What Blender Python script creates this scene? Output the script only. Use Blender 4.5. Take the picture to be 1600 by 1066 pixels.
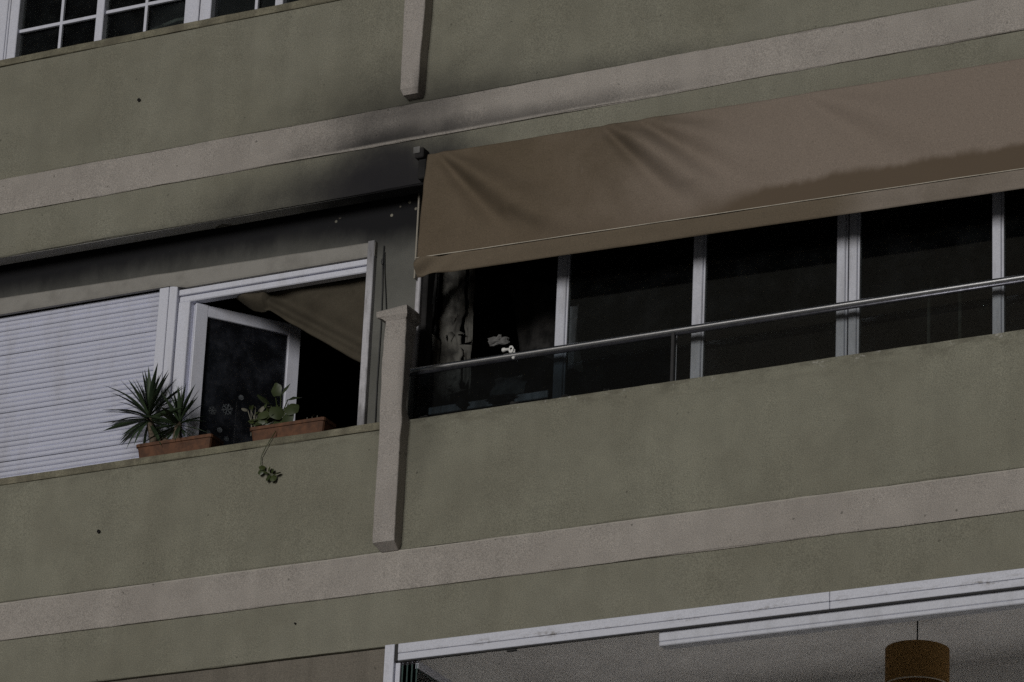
import bpy, bmesh, math, random
from mathutils import Vector, Matrix, noise

scene = bpy.context.scene
for o in list(bpy.data.objects):
    bpy.data.objects.remove(o, do_unlink=True)
COL = scene.collection
R = math.radians
rnd = random.Random(7)

# ---------------------------------------------------------------- camera
cam_d = bpy.data.cameras.new('camera')
cam_d.sensor_fit = 'HORIZONTAL'
cam_d.sensor_width = 36.0
cam_d.lens = 6550.4 / 1600.0 * 36.0
cam_d.clip_start = 0.5
cam_d.clip_end = 2000
cam = bpy.data.objects.new('camera', cam_d)
COL.objects.link(cam)
YAW, PITCH, ROLL = R(27.9719), R(22.4195), R(2.6633)
fwd = Vector((-math.sin(YAW)*math.cos(PITCH), math.cos(YAW)*math.cos(PITCH), math.sin(PITCH)))
rt = Vector((math.cos(YAW), math.sin(YAW), 0)); up = rt.cross(fwd)
r2 = rt*math.cos(ROLL) + up*math.sin(ROLL); u2 = -rt*math.sin(ROLL) + up*math.cos(ROLL)
m = Matrix.Identity(4)
for i in range(3):
    m[i][0] = r2[i]; m[i][1] = u2[i]; m[i][2] = -fwd[i]
m.translation = Vector((11.7063, -20.7867, -8.4499))
cam.matrix_world = m
scene.camera = cam

# ---------------------------------------------------------------- world, sun, exposure
SUN_EL, SUN_AZ = R(9), R(181)           # low, broad dusk light square on to the facade
world = bpy.data.worlds.new('World'); scene.world = world
world.use_nodes = True
wn = world.node_tree.nodes; wl = world.node_tree.links
bg = wn['Background']
sky = wn.new('ShaderNodeTexSky'); sky.sky_type = 'NISHITA'; sky.sun_disc = False
sky.sun_elevation = SUN_EL; sky.sun_rotation = SUN_AZ
sky.air_density = 1.0; sky.dust_density = 3.0; sky.ozone_density = 1.0
wl.new(sky.outputs[0], bg.inputs[0]); bg.inputs[1].default_value = 0.006
sd = bpy.data.lights.new('sun', 'SUN'); sd.energy = 1.0; sd.angle = R(20); sd.color = (0.985, 0.985, 0.97)
sun = bpy.data.objects.new('sun', sd); COL.objects.link(sun)
sdir = Vector((math.sin(SUN_AZ)*math.cos(SUN_EL), math.cos(SUN_AZ)*math.cos(SUN_EL), math.sin(SUN_EL)))
sun.rotation_euler = sdir.to_track_quat('Z', 'Y').to_euler()
sun.location = (-4, -12, 14)
vs = scene.view_settings
vs.view_transform = 'Standard'; vs.look = 'None'; vs.gamma = 1.0; vs.use_curve_mapping = False
vs.exposure = 0.46
scene.cycles.use_denoising = False
scene.cycles.use_adaptive_sampling = True
scene.cycles.adaptive_threshold = 0.010
scene.cycles.max_bounces = 8
scene.cycles.diffuse_bounces = 6
scene.cycles.transparent_max_bounces = 12
scene.cycles.caustics_reflective = False
scene.cycles.caustics_refractive = False

# ---------------------------------------------------------------- materials
class NT:
    def __init__(s, name):
        s.mat = bpy.data.materials.new(name); s.mat.use_nodes = True
        s.n = s.mat.node_tree.nodes; s.l = s.mat.node_tree.links
        s.b = s.n['Principled BSDF']; s.out = s.n['Material Output']
        s.pos = s.n.new('ShaderNodeNewGeometry').outputs['Position']
    def link(s, a, b): s.l.new(a, b)
    def val(s, x, inp):
        if hasattr(x, 'is_output'): s.l.new(x, inp)
        else: inp.default_value = x
    def math(s, op, a, b=0.0, c=0.0, clamp=False):
        n = s.n.new('ShaderNodeMath'); n.operation = op; n.use_clamp = clamp
        s.val(a, n.inputs[0]); s.val(b, n.inputs[1]); s.val(c, n.inputs[2])
        return n.outputs[0]
    def vec(s, op, a, b=(0, 0, 0)):
        n = s.n.new('ShaderNodeVectorMath'); n.operation = op
        s.val(a, n.inputs[0]); s.val(b, n.inputs[1])
        return n.outputs['Value'] if op in ('LENGTH', 'DISTANCE', 'DOT_PRODUCT') else n.outputs[0]
    def noise(s, v, scale, detail=3.0, rough=0.55, color=False, dist=0.0):
        n = s.n.new('ShaderNodeTexNoise'); s.val(v, n.inputs['Vector'])
        n.inputs['Scale'].default_value = scale; n.inputs['Detail'].default_value = detail
        n.inputs['Roughness'].default_value = rough; n.inputs['Distortion'].default_value = dist
        return n.outputs['Color'] if color else n.outputs['Fac']
    def rng(s, x, a, b, c, d, smooth=True):
        n = s.n.new('ShaderNodeMapRange')
        if smooth: n.interpolation_type = 'SMOOTHSTEP'
        s.val(x, n.inputs[0])
        for i, q in enumerate((a, b, c, d)): s.val(q, n.inputs[1+i])
        return n.outputs[0]
    def mix(s, f, a, b, mode='MIX'):
        n = s.n.new('ShaderNodeMix'); n.data_type = 'RGBA'; n.blend_type = mode
        s.val(f, n.inputs[0])
        for q, i in ((a, 6), (b, 7)):
            if isinstance(q, tuple): q = q if len(q) == 4 else q + (1.0,)
            s.val(q, n.inputs[i])
        return n.outputs[2]
    def xyz(s, v):
        n = s.n.new('ShaderNodeSeparateXYZ'); s.l.new(v, n.inputs[0]); return n.outputs
    def bump(s, h, strength, dist=0.01):
        n = s.n.new('ShaderNodeBump'); n.inputs['Strength'].default_value = strength
        n.inputs['Distance'].default_value = dist
        s.l.new(h, n.inputs['Height']); s.l.new(n.outputs[0], s.b.inputs['Normal'])
    def gray(s, x):
        n = s.n.new('ShaderNodeCombineColor')
        for i in range(3): s.val(x, n.inputs[i])
        return n.outputs[0]
    def color(s, c): s.val(c if hasattr(c, 'is_output') else c + (1.0,), s.b.inputs['Base Color'])
    def rough(s, r): s.val(r, s.b.inputs['Roughness'])

def soot_mask(t, ells, warp=0.35, lip=None):
    """union of soft smoke-stain ellipses (cx, cz, rx, rz, strength) on a facade surface"""
    nz = t.vec('SUBTRACT', t.noise(t.pos, 2.6, 4.0, 0.6, True), (0.5, 0.5, 0.5))
    nz = t.vec('MULTIPLY', nz, (2*warp, 0.0, 2*warp))
    keep = None
    for cx, cz, rx, rz, st in ells:
        d = t.vec('SUBTRACT', t.pos, (cx, 0, cz))
        d = t.vec('MULTIPLY', d, (1/rx, 0, 1/rz))
        d = t.vec('ADD', d, nz)
        f = t.rng(t.vec('LENGTH', d), 0.12, 1.05, 1.0 - st, 1.0)
        keep = f if keep is None else t.math('MULTIPLY', keep, f)
    s = t.math('SUBTRACT', 1.0, keep)
    if lip:
        z = t.xyz(t.pos)[2]
        s = t.math('MULTIPLY', s, t.rng(z, lip[0], lip[1], 0.15, 1.0))
    return s

SOOT = (0.012, 0.012, 0.014)
def stucco(name, ca, cb, ells=None, lip=None, streak=0.05, grain=0.40, extra=None, warp=0.35, soot_col=None):
    t = NT(name)
    big = t.noise(t.pos, 0.9, 5.0, 0.6)
    col = t.mix(t.rng(big, 0.35, 0.65, 0, 1), ca, cb)
    st = t.noise(t.vec('MULTIPLY', t.pos, (7, 7, 0.7)), 1.0, 4.0, 0.6)
    col = t.mix(1.0, col, t.gray(t.rng(st, 0.35, 0.62, 1.0 - streak, 1.0)), 'MULTIPLY')
    patch = t.noise(t.pos, 4.5, 6.0, 0.65)
    col = t.mix(1.0, col, t.gray(t.rng(patch, 0.3, 0.7, 0.93, 1.06)), 'MULTIPLY')
    fine = t.noise(t.pos, 190, 2.0, 0.7)
    col = t.mix(1.0, col, t.gray(t.rng(fine, 0.3, 0.7, 1.0 - grain, 1.0 + grain, False)), 'MULTIPLY')
    pits = t.noise(t.pos, 26, 1.0, 0.5)
    col = t.mix(t.rng(pits, 0.74, 0.80, 0.0, 0.55), col, (0.05, 0.048, 0.04))
    if extra: col = extra(t, col)
    if ells: col = t.mix(soot_mask(t, ells, warp, lip), col, soot_col or SOOT)
    t.color(col); t.rough(0.92)
    t.b.inputs['Specular IOR Level'].default_value = 0.25
    h = t.math('ADD', t.math('MULTIPLY', fine, 0.6), t.math('MULTIPLY', patch, 0.5))
    t.bump(h, 0.35, 0.006)
    return t.mat

OLIVE_A, OLIVE_B = (0.208, 0.199, 0.155), (0.238, 0.230, 0.184)
PALE_A, PALE_B = (0.338, 0.308, 0.280), (0.378, 0.346, 0.316)

def edge_stain(z0, z1, colr, amt):
    def f(t, col):
        z = t.xyz(t.pos)[2]
        n = t.noise(t.vec('MULTIPLY', t.pos, (3, 3, 9)), 1.6, 5.0, 0.65)
        k = t.math('MULTIPLY', t.rng(z, z0, z1, 0.0, 1.0), t.rng(n, 0.42, 0.62, 0.0, amt))
        return t.mix(k, col, colr)
    return f

def sill_wear(t, col):
    x, y, z = t.xyz(t.pos)
    col = edge_stain(0.70, 0.85, (0.10, 0.092, 0.07), 0.6)(t, col)
    n = t.noise(t.vec('MULTIPLY', t.pos, (1, 1, 1.8)), 9.0, 6.0, 0.7)
    chip = t.math('MULTIPLY', t.rng(n, 0.585, 0.63, 0.0, 0.75), t.rng(z, 0.775, 0.83, 0.0, 1.0))
    chip = t.math('MULTIPLY', chip, t.rng(x, 0.3, 0.6, 0.0, 1.0))
    return t.mix(chip, col, (0.40, 0.385, 0.35))
M = {}
M['parapet_top'] = stucco('stucco_olive_upper', OLIVE_A, OLIVE_B, [(-0.2, 2.86, 1.25, 0.62, 0.62), (1.1, 2.95, 1.8, 0.2, 0.4)])
M['parapet_mid'] = stucco('stucco_olive_middle', OLIVE_A, (0.242, 0.235, 0.185), [(0.02, 0.75, 0.35, 0.5, 0.25)],
                          extra=sill_wear)
M['beam_top'] = stucco('stucco_olive_beam', OLIVE_A, OLIVE_B,
                       [(-0.26, 2.53, 0.95, 0.50, 0.95), (-0.22, 2.47, 0.6, 0.3, 0.7), (-0.75, 2.45, 1.45, 0.33, 0.62), (-2.3, 2.36, 2.2, 0.12, 0.6)], soot_col=(0.021, 0.020, 0.023))
M['olive'] = stucco('stucco_olive', OLIVE_A, OLIVE_B)
M['coping'] = stucco('stucco_coping', (0.20, 0.19, 0.135), (0.25, 0.23, 0.17), streak=0.35,
                     extra=edge_stain(0.6, 0.86, (0.12, 0.105, 0.08), 0.5))
M['band_top'] = stucco('stucco_pale_upper_band', PALE_A, PALE_B,
                       [(-0.28, 2.70, 0.95, 0.34, 0.86), (-0.2, 2.98, 0.8, 0.12, 0.5), (0.75, 2.73, 1.5, 0.16, 0.6)], lip=(2.748, 2.768))
def lit_top_edge(t, col):  # paler strip: light caught along the band's top edge, painted in
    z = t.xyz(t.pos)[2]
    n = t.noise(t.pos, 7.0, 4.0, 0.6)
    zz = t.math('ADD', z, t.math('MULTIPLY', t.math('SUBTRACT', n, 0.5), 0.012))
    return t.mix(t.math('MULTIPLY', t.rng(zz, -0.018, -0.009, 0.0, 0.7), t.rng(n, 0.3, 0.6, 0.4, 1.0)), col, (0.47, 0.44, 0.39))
M['band_low'] = stucco('stucco_pale_band', PALE_A, PALE_B, extra=lit_top_edge)
M['pillar'] = stucco('stucco_pillar', (0.345, 0.315, 0.290), (0.395, 0.362, 0.335), [(0.0, 3.02, 0.09, 0.30, 0.55), (0.0, 1.1, 0.07, 0.45, 0.35)], warp=0.25)

def flakes(t, col):
    return col
def wall_soot_shade():
    t = NT('sooty_shaded_recess_wall')
    big = t.noise(t.pos, 2.0, 5.0, 0.6)
    col = t.mix(t.rng(big, 0.35, 0.65, 0, 1), (0.115, 0.114, 0.103), (0.155, 0.153, 0.14))
    fine = t.noise(t.pos, 190, 2.0, 0.7)
    col = t.mix(1.0, col, t.gray(t.rng(fine, 0.3, 0.7, 0.75, 1.25, False)), 'MULTIPLY')
    x, y, z = t.xyz(t.pos)
    wob = t.math('MULTIPLY', t.math('SUBTRACT', t.noise(t.pos, 1.1, 3, 0.5), 0.5), 0.08)
    wob = t.math('ADD', wob, t.math('MULTIPLY', t.math('SUBTRACT', t.noise(t.vec('MULTIPLY', t.pos, (1, 1, 0.5)), 9.0, 5, 0.65), 0.5), 0.10))
    rise = t.rng(x, -1.0, -0.3, 0.0, -0.10)          # the smoke came lower by the right corner
    zz = t.math('ADD', t.math('ADD', z, wob), t.math('MULTIPLY', rise, -1.0))
    s = t.math('MAXIMUM', t.rng(zz, 2.11, 2.37, 0.0, 0.98), 0.0)
    col = t.mix(s, col, SOOT)  # soot and the shade under the beam, painted as one dark gradient
    vor = t.n.new('ShaderNodeTexVoronoi'); vor.inputs['Scale'].default_value = 19
    t.link(t.pos, vor.inputs['Vector'])
    spot = t.rng(vor.outputs['Distance'], 0.16, 0.24, 1.0, 0.0)
    d = t.vec('LENGTH', t.vec('MULTIPLY', t.vec('SUBTRACT', t.pos, (-0.27, 0, 2.36)), (1/0.14, 0, 1/0.09)))
    d2 = t.vec('LENGTH', t.vec('MULTIPLY', t.vec('SUBTRACT', t.pos, (-0.72, 0, 2.36)), (1/0.10, 0, 1/0.04)))
    k = t.math('MULTIPLY', spot, t.math('MAXIMUM', t.rng(d, 0.6, 1.0, 0.75, 0.0), t.rng(d2, 0.5, 1.0, 0.5, 0.0)))
    col = t.mix(k, col, (0.34, 0.32, 0.26))
    t.color(col); t.rough(0.95); t.bump(t.math('ADD', fine, big), 0.3, 0.006)
    t.b.inputs['Specular IOR Level'].default_value = 0.2
    return t.mat
M['wall'] = wall_soot_shade()

def painted(name, base, dirt, amount=0.35, rough=0.5, scale=6.0, soot=None, vert=True):
    t = NT(name)
    v = t.vec('MULTIPLY', t.pos, (1.6, 1.6, 0.35)) if vert else t.pos
    n = t.noise(v, scale, 5.0, 0.65)
    col = t.mix(t.rng(n, 0.42, 0.72, 0.0, amount), base, dirt)
    f = t.noise(t.pos, 160, 2.0, 0.6)
    col = t.mix(1.0, col, t.gray(t.rng(f, 0.3, 0.7, 0.88, 1.12, False)), 'MULTIPLY')
    if soot: col = t.mix(soot_mask(t, soot, 0.3), col, SOOT)
    t.color(col); t.rough(t.rng(n, 0.3, 0.7, rough - 0.08, rough + 0.15)); t.bump(f, 0.06, 0.002)
    return t.mat
M['white'] = painted('white_aluminium', (0.66, 0.67, 0.76), (0.44, 0.43, 0.45), 0.35, 0.42)
M['white_dirty'] = painted('white_aluminium_grimy', (0.64, 0.65, 0.73), (0.20, 0.185, 0.17), 0.55, 0.5, 14.0, vert=False)
def rail_mat():
    t = NT('rail_white_smeared')
    x, y, z = t.xyz(t.pos)
    st = t.noise(t.vec('MULTIPLY', t.pos, (3.0, 3.0, 16.0)), 2.6, 6.0, 0.7)
    sp = t.noise(t.pos, 38, 4.0, 0.7)
    seam = t.rng(t.math('ABSOLUTE', t.math('ADD', z, 0.664)), 0.0, 0.030, 1.0, 0.25)
    zone = t.rng(t.noise(t.vec('MULTIPLY', t.pos, (1, 0, 0)), 1.5, 3.0, 0.6), 0.40, 0.62, 0.15, 1.0)
    k = t.math('MULTIPLY', t.math('MULTIPLY', t.rng(t.math('ADD', st, t.math('MULTIPLY', sp, 0.5)), 0.72, 0.98, 0.0, 0.95), seam), zone)
    col = t.mix(k, (0.62, 0.63, 0.71), (0.17, 0.15, 0.13))
    f = t.noise(t.pos, 190, 2.0, 0.6)
    col = t.mix(1.0, col, t.gray(t.rng(f, 0.3, 0.7, 0.86, 1.14, False)), 'MULTIPLY')
    t.color(col); t.rough(0.5)
    return t.mat
M['white_dirty'] = rail_mat()
M['white_sooty'] = painted('white_aluminium_sooty', (0.50, 0.49, 0.52), (0.10, 0.09, 0.085), 0.8, 0.5, 9.0, soot=[(-0.45, 2.22, 0.2, 0.4, 0.6), (-0.45, 0.86, 0.2, 0.2, 0.5), (0.1, 1.0, 0.7, 0.12, 0.5)])
M['slat'] = painted('shutter_slat_white', (0.60, 0.615, 0.735), (0.43, 0.42, 0.45), 0.45, 0.5, 3.0)
M['trim'] = painted('shutter_box_beige', (0.275, 0.262, 0.24), (0.17, 0.16, 0.145), 0.5, 0.7, 5.0, vert=False)
M['cream_edge'] = painted('cream_edge', (0.32, 0.29, 0.24), (0.06, 0.055, 0.05), 0.9, 0.6, 14.0)
M['mullion'] = painted('white_mullion', (0.56, 0.57, 0.64), (0.30, 0.29, 0.30), 0.5, 0.45, soot=[(0.9, 1.0, 0.25, 0.3, 0.75), (0.0, 1.2, 0.35, 1.0, 0.45)])

def plain(name, c, rough=0.7, metallic=0.0, n_amt=0.2, n_scale=30):
    t = NT(name)
    n = t.noise(t.pos, n_scale, 4.0, 0.6)
    col = t.mix(1.0, c, t.gray(t.rng(n, 0.3, 0.7, 1 - n_amt, 1 + n_amt)), 'MULTIPLY')
    t.color(col); t.rough(rough); t.b.inputs['Metallic'].default_value = metallic
    t.bump(n, 0.15, 0.003)
    return t.mat
M['char'] = plain('charred_surface', (0.013, 0.012, 0.012), 0.95, 0, 0.6, 6)
M['soffit'] = stucco('soffit_uplit', (0.36, 0.35, 0.33), (0.40, 0.39, 0.37), [(0.0, 2.42, 1.5, 0.3, 0.85), (-0.2, 2.42, 0.8, 0.3, 0.9), (4.6, 2.42, 5.2, 0.5, 0.9)])  # beam underside paler than its face: uplight put into the colour
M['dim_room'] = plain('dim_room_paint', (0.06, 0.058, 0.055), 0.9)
M['steel'] = plain('polished_steel', (0.68, 0.69, 0.72), 0.27, 1.0, 0.08, 12)
M['dark_steel'] = plain('dark_steel', (0.12, 0.12, 0.14), 0.35, 0.8)
M['rubber'] = plain('black_gasket', (0.018, 0.017, 0.018), 0.7)
M['white_room'] = plain('white_room_paint', (0.86, 0.85, 0.84), 0.9, 0, 0.05)
M['ceiling'] = plain('balcony_ceiling', (0.78, 0.765, 0.765), 0.9, 0, 0.08, 3)
M['brown_wall'] = stucco('stucco_brown_recess', (0.155, 0.138, 0.115), (0.185, 0.165, 0.138), streak=0.15)
M['terracotta'] = plain('terracotta_plastic', (0.105, 0.043, 0.019), 0.75, 0, 0.35, 22)
M['soil'] = plain('dry_soil', (0.05, 0.035, 0.025), 1.0, 0, 0.5, 60)
M['trunk'] = plain('yucca_bark', (0.11, 0.085, 0.06), 0.9, 0, 0.5, 60)
M['cable'] = plain('black_cable', (0.03, 0.03, 0.03), 0.6)
M['plaster'] = plain('white_plastic', (0.75, 0.74, 0.72), 0.5, 0, 0.06)
M['ash'] = plain('ash_grey_debris', (0.085, 0.085, 0.085), 0.95, 0, 0.5, 14)
M['ash_pale'] = plain('pale_ash', (0.14, 0.137, 0.134), 0.95, 0, 0.35, 14)
M['roller_white'] = painted('roller_blind_white', (0.60, 0.61, 0.68), (0.45, 0.45, 0.48), 0.4, 0.6)
M['sticker'] = plain('frosted_sticker', (0.15, 0.165, 0.18), 0.8, 0, 0.1)
M['asphalt'] = plain('street_paving', (0.50, 0.49, 0.48), 0.95, 0, 0.2, 8)
M['across'] = plain('facade_across', (0.16, 0.15, 0.14), 0.9, 0, 0.2, 2)

def leaf_mat(name, a, b, rough=0.45):
    t = NT(name)
    n = t.noise(t.pos, 12, 3, 0.6)
    oi = t.n.new('ShaderNodeObjectInfo')
    k = t.math('ADD', t.math('MULTIPLY', n, 0.5), t.math('MULTIPLY', oi.outputs['Random'], 0.5))
    t.color(t.mix(k, a, b)); t.rough(rough)
    return t.mat
M['yucca'] = leaf_mat('yucca_leaf', (0.022, 0.038, 0.020), (0.055, 0.082, 0.040))
M['broad'] = leaf_mat('broad_leaf', (0.020, 0.031, 0.013), (0.060, 0.074, 0.028))
M['vine'] = leaf_mat('vine_leaf', (0.028, 0.04, 0.012), (0.055, 0.07, 0.02))
M['dry'] = leaf_mat('dry_stem', (0.12, 0.11, 0.08), (0.22, 0.21, 0.17), 0.9)

def cloth(name, base, dark, scale=5.0, amount=0.6, wv=520):
    t = NT(name)
    n = t.noise(t.pos, scale, 5, 0.6)
    col = t.mix(t.rng(n, 0.35, 0.7, 0, amount), base, dark)
    f = t.noise(t.pos, 200, 2, 0.6)
    col = t.mix(1.0, col, t.gray(t.rng(f, 0.3, 0.7, 0.8, 1.2, False)), 'MULTIPLY')
    t.color(col); t.rough(0.95); t.bump(f, 0.12, 0.003)
    t.b.inputs['Specular IOR Level'].default_value = 0.15
    return t.mat
M['brown_cloth'] = cloth('brown_blind_cloth', (0.076, 0.065, 0.048), (0.045, 0.038, 0.028))
M['curtain'] = cloth('scorched_curtain', (0.125, 0.12, 0.108), (0.018, 0.017, 0.016), 5.0, 1.0)
M['curtain_dark'] = cloth('blackened_curtain', (0.045, 0.043, 0.042), (0.012, 0.012, 0.012), 9.0, 1.0)
M['curtain_blue'] = cloth('smoked_curtain', (0.20, 0.20, 0.23), (0.03, 0.03, 0.032), 7.0, 0.8)
M['shade'] = cloth('amber_lampshade', (0.25, 0.145, 0.052), (0.20, 0.11, 0.038), 3.0, 0.5)
M['piping'] = cloth('pale_piping', (0.55, 0.50, 0.42), (0.3, 0.27, 0.22), 9.0, 0.6)

def awning_mat():
    t = NT('awning_canvas')
    x, y, z = t.xyz(t.pos)
    n = t.noise(t.pos, 1.3, 5, 0.6)
    base = t.mix(t.rng(n, 0.35, 0.65, 0, 1), (0.114, 0.088, 0.060), (0.144, 0.112, 0.079))
    fade = t.rng(t.math('ADD', x, t.math('MULTIPLY', t.math('SUBTRACT', n, 0.5), 1.6)), 0.7, 2.6, 0.0, 0.9)                               # paler towards the far end, shifted by noise
    base = t.mix(fade, base, (0.262, 0.215, 0.180))
    f = t.noise(t.pos, 190, 2, 0.6)
    base = t.mix(1.0, base, t.gray(t.rng(f, 0.3, 0.7, 0.78, 1.22, False)), 'MULTIPLY')
    # damp tide mark along the hem of the right part: jagged edge, falling to the left
    w = t.math('MULTIPLY', t.math('SUBTRACT', t.noise(t.vec('MULTIPLY', t.pos, (1.6, 0, 0.9)), 2.6, 6, 0.62), 0.5), 0.13)
    edge = t.math('ADD', t.rng(x, 1.75, 2.5, 1.84, 1.962), w)
    soft = t.rng(x, 1.5, 2.5, 0.20, 0.030)
    damp = t.rng(t.math('SUBTRACT', z, edge), t.math('MULTIPLY', soft, -1.0), soft, 1.0, 0.0)
    damp = t.math('MULTIPLY', damp, t.rng(x, 0.3, 2.2, 0.2, 1.0))
    col = t.mix(damp, base, (0.130, 0.098, 0.070))
    # droppings
    vor = t.n.new('ShaderNodeTexVoronoi'); vor.inputs['Scale'].default_value = 1.0; vor.inputs['Randomness'].default_value = 1.0
    t.link(t.vec('MULTIPLY', t.pos, (6.0, 0, 2.0)), vor.inputs['Vector'])
    sp = t.rng(vor.outputs['Distance'], 0.03, 0.07, 0.55, 0.0)
    col = t.mix(t.math('MULTIPLY', sp, t.rng(x, 1.0, 1.8, 0.0, 1.0)), col, (0.42, 0.38, 0.36))
    t.color(col); t.rough(0.95); t.bump(f, 0.1, 0.003)
    t.b.inputs['Specular IOR Level'].default_value = 0.15
    return t.mat
M['awning'] = awning_mat()
def valance_mat():
    t = NT('awning_valance_canvas')
    x, y, z = t.xyz(t.pos)
    n = t.noise(t.pos, 2.3, 5, 0.6)
    k = t.rng(t.math('ADD', x, t.math('MULTIPLY', t.math('SUBTRACT', n, 0.5), 0.5)), 2.75, 3.1, 0.0, 1.0)
    col = t.mix(k, (0.150, 0.118, 0.082), (0.25, 0.212, 0.178))
    col = t.mix(t.rng(n, 0.35, 0.65, 0.0, 0.35), col, (0.10, 0.078, 0.053))
    f = t.noise(t.pos, 190, 2, 0.6)
    col = t.mix(1.0, col, t.gray(t.rng(f, 0.3, 0.7, 0.8, 1.2, False)), 'MULTIPLY')
    t.color(col); t.rough(0.95); t.bump(f, 0.1, 0.003)
    return t.mat
M['valance'] = valance_mat()

def glass(name, tint=(0.9, 0.95, 0.93), dirt=0.02, dirt_sheen_col=(0.25, 0.26, 0.28), rough=0.02):
    t = NT(name)
    t.n.remove(t.b)
    tr = t.n.new('ShaderNodeBsdfTransparent'); tr.inputs[0].default_value = tint + (1,)
    gl = t.n.new('ShaderNodeBsdfGlossy'); gl.inputs['Roughness'].default_value = rough
    fr = t.n.new('ShaderNodeFresnel'); fr.inputs[0].default_value = 1.5
    mx = t.n.new('ShaderNodeMixShader'); t.link(fr.outputs[0], mx.inputs[0]); t.link(tr.outputs[0], mx.inputs[1]); t.link(gl.outputs[0], mx.inputs[2])
    df = t.n.new('ShaderNodeBsdfDiffuse'); df.inputs[0].default_value = dirt_sheen_col + (1,)
    n = t.noise(t.pos, 5.0, 6, 0.7)
    m2 = t.n.new('ShaderNodeMixShader'); t.link(t.rng(n, 0.4, 0.75, dirt*0.5, dirt*2.5), m2.inputs[0])
    t.link(mx.outputs[0], m2.inputs[1]); t.link(df.outputs[0], m2.inputs[2])
    t.link(m2.outputs[0], t.out.inputs[0])
    return t.mat
M['glass'] = glass('window_glass', dirt=0.006)
M['glass_sash'] = glass('sash_glass', (0.45, 0.46, 0.5), 0.10, (0.13, 0.14, 0.175))  # bluish diffuse film stands in for the reflection on the sash pane
M['glass_rail'] = glass('balustrade_glass', (0.52, 0.56, 0.58), 0.008, (0.12, 0.13, 0.15))
M['glass_rail_clear'] = glass('balustrade_glass_clear', (0.86, 0.87, 0.865), 0.004, (0.12, 0.13, 0.15))
M['glass_green'] = glass('green_edge_glass', (0.55, 0.72, 0.66), 0.03, (0.15, 0.2, 0.19))
M['glass_edge'] = plain('glass_edge_green', (0.03, 0.06, 0.055), 0.3)

# ---------------------------------------------------------------- mesh helpers
def finish(name, bm, mat, parent=None, smooth=False):
    bmesh.ops.recalc_face_normals(bm, faces=bm.faces)
    me = bpy.data.meshes.new(name); bm.to_mesh(me); bm.free()
    if mat: me.materials.append(mat)
    if smooth:
        for p in me.polygons: p.use_smooth = True
    o = bpy.data.objects.new(name, me); COL.objects.link(o)
    if parent is not None: attach(o, parent)
    return o

def world_of(o):
    return (world_of(o.parent) @ o.matrix_parent_inverse if o.parent else Matrix.Identity(4)) @ o.matrix_basis
def attach(o, parent):
    o.parent = parent
    o.matrix_parent_inverse = world_of(parent).inverted()

def empty(name, loc, label=None, cat=None, group=None):
    o = bpy.data.objects.new(name, None); COL.objects.link(o)
    o.location = loc; o.empty_display_size = 0.1
    return tag(o, label, cat, group)
def tag(o, label=None, cat=None, group=None, kind=None):
    if label: o['label'] = label
    if cat: o['category'] = cat
    if group: o['group'] = group
    if kind: o['kind'] = kind
    return o

def add_box(bm, x0, x1, y0, y1, z0, z1, bev=0.0):
    g = bmesh.ops.create_cube(bm, size=1.0)
    vs_ = g['verts']
    for v in vs_:
        v.co = Vector((x0 + (v.co.x+.5)*(x1-x0), y0 + (v.co.y+.5)*(y1-y0), z0 + (v.co.z+.5)*(z1-z0)))
    if bev > 0:
        es = list({e for v in vs_ for e in v.link_edges})
        bmesh.ops.bevel(bm, geom=es, offset=bev, segments=1, affect='EDGES', profile=0.7)
def box(name, x0, x1, y0, y1, z0, z1, mat, parent=None, bev=0.0):
    bm = bmesh.new(); add_box(bm, x0, x1, y0, y1, z0, z1, bev)
    return finish(name, bm, mat, parent)

def prism(name, prof, x0, x1, mat, parent, step=0.07, jit=0.003, seed=0.0, smooth=False):
    """a profile (y, z) swept along X with a hand-trowelled unevenness"""
    bm = bmesh.new(); n = max(2, int((x1-x0)/step)+1)
    rows = []
    for i in range(n):
        x = x0 + (x1-x0)*i/(n-1); row = []
        for j, (y, z) in enumerate(prof):
            dy = noise.noise(Vector((x*1.9, j*3.7+seed, 1.3)))*jit + noise.noise(Vector((x*11, j*5.1+seed, 4.3)))*jit*0.35
            dz = noise.noise(Vector((x*1.7, j*2.3+seed, 9.1)))*jit + noise.noise(Vector((x*12, j*4.9+seed, 7.7)))*jit*0.4
            row.append(bm.verts.new((x, y+dy, z+dz)))
        rows.append(row)
    k = len(prof)
    for a, b in zip(rows, rows[1:]):
        for j in range(k): bm.faces.new((a[j], a[(j+1) % k], b[(j+1) % k], b[j]))
    bm.faces.new(rows[0]); bm.faces.new(rows[-1][::-1])
    return finish(name, bm, mat, parent, smooth)

def rprof(y0, y1, z0, z1, c=0.012):
    """rectangle whose front (low y) edges are rounded"""
    return [(y1, z0), (y0+c, z0), (y0+c*0.3, z0+c*0.3), (y0, z0+c), (y0, z1-c), (y0+c*0.3, z1-c*0.3), (y0+c, z1), (y1, z1)]

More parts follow.
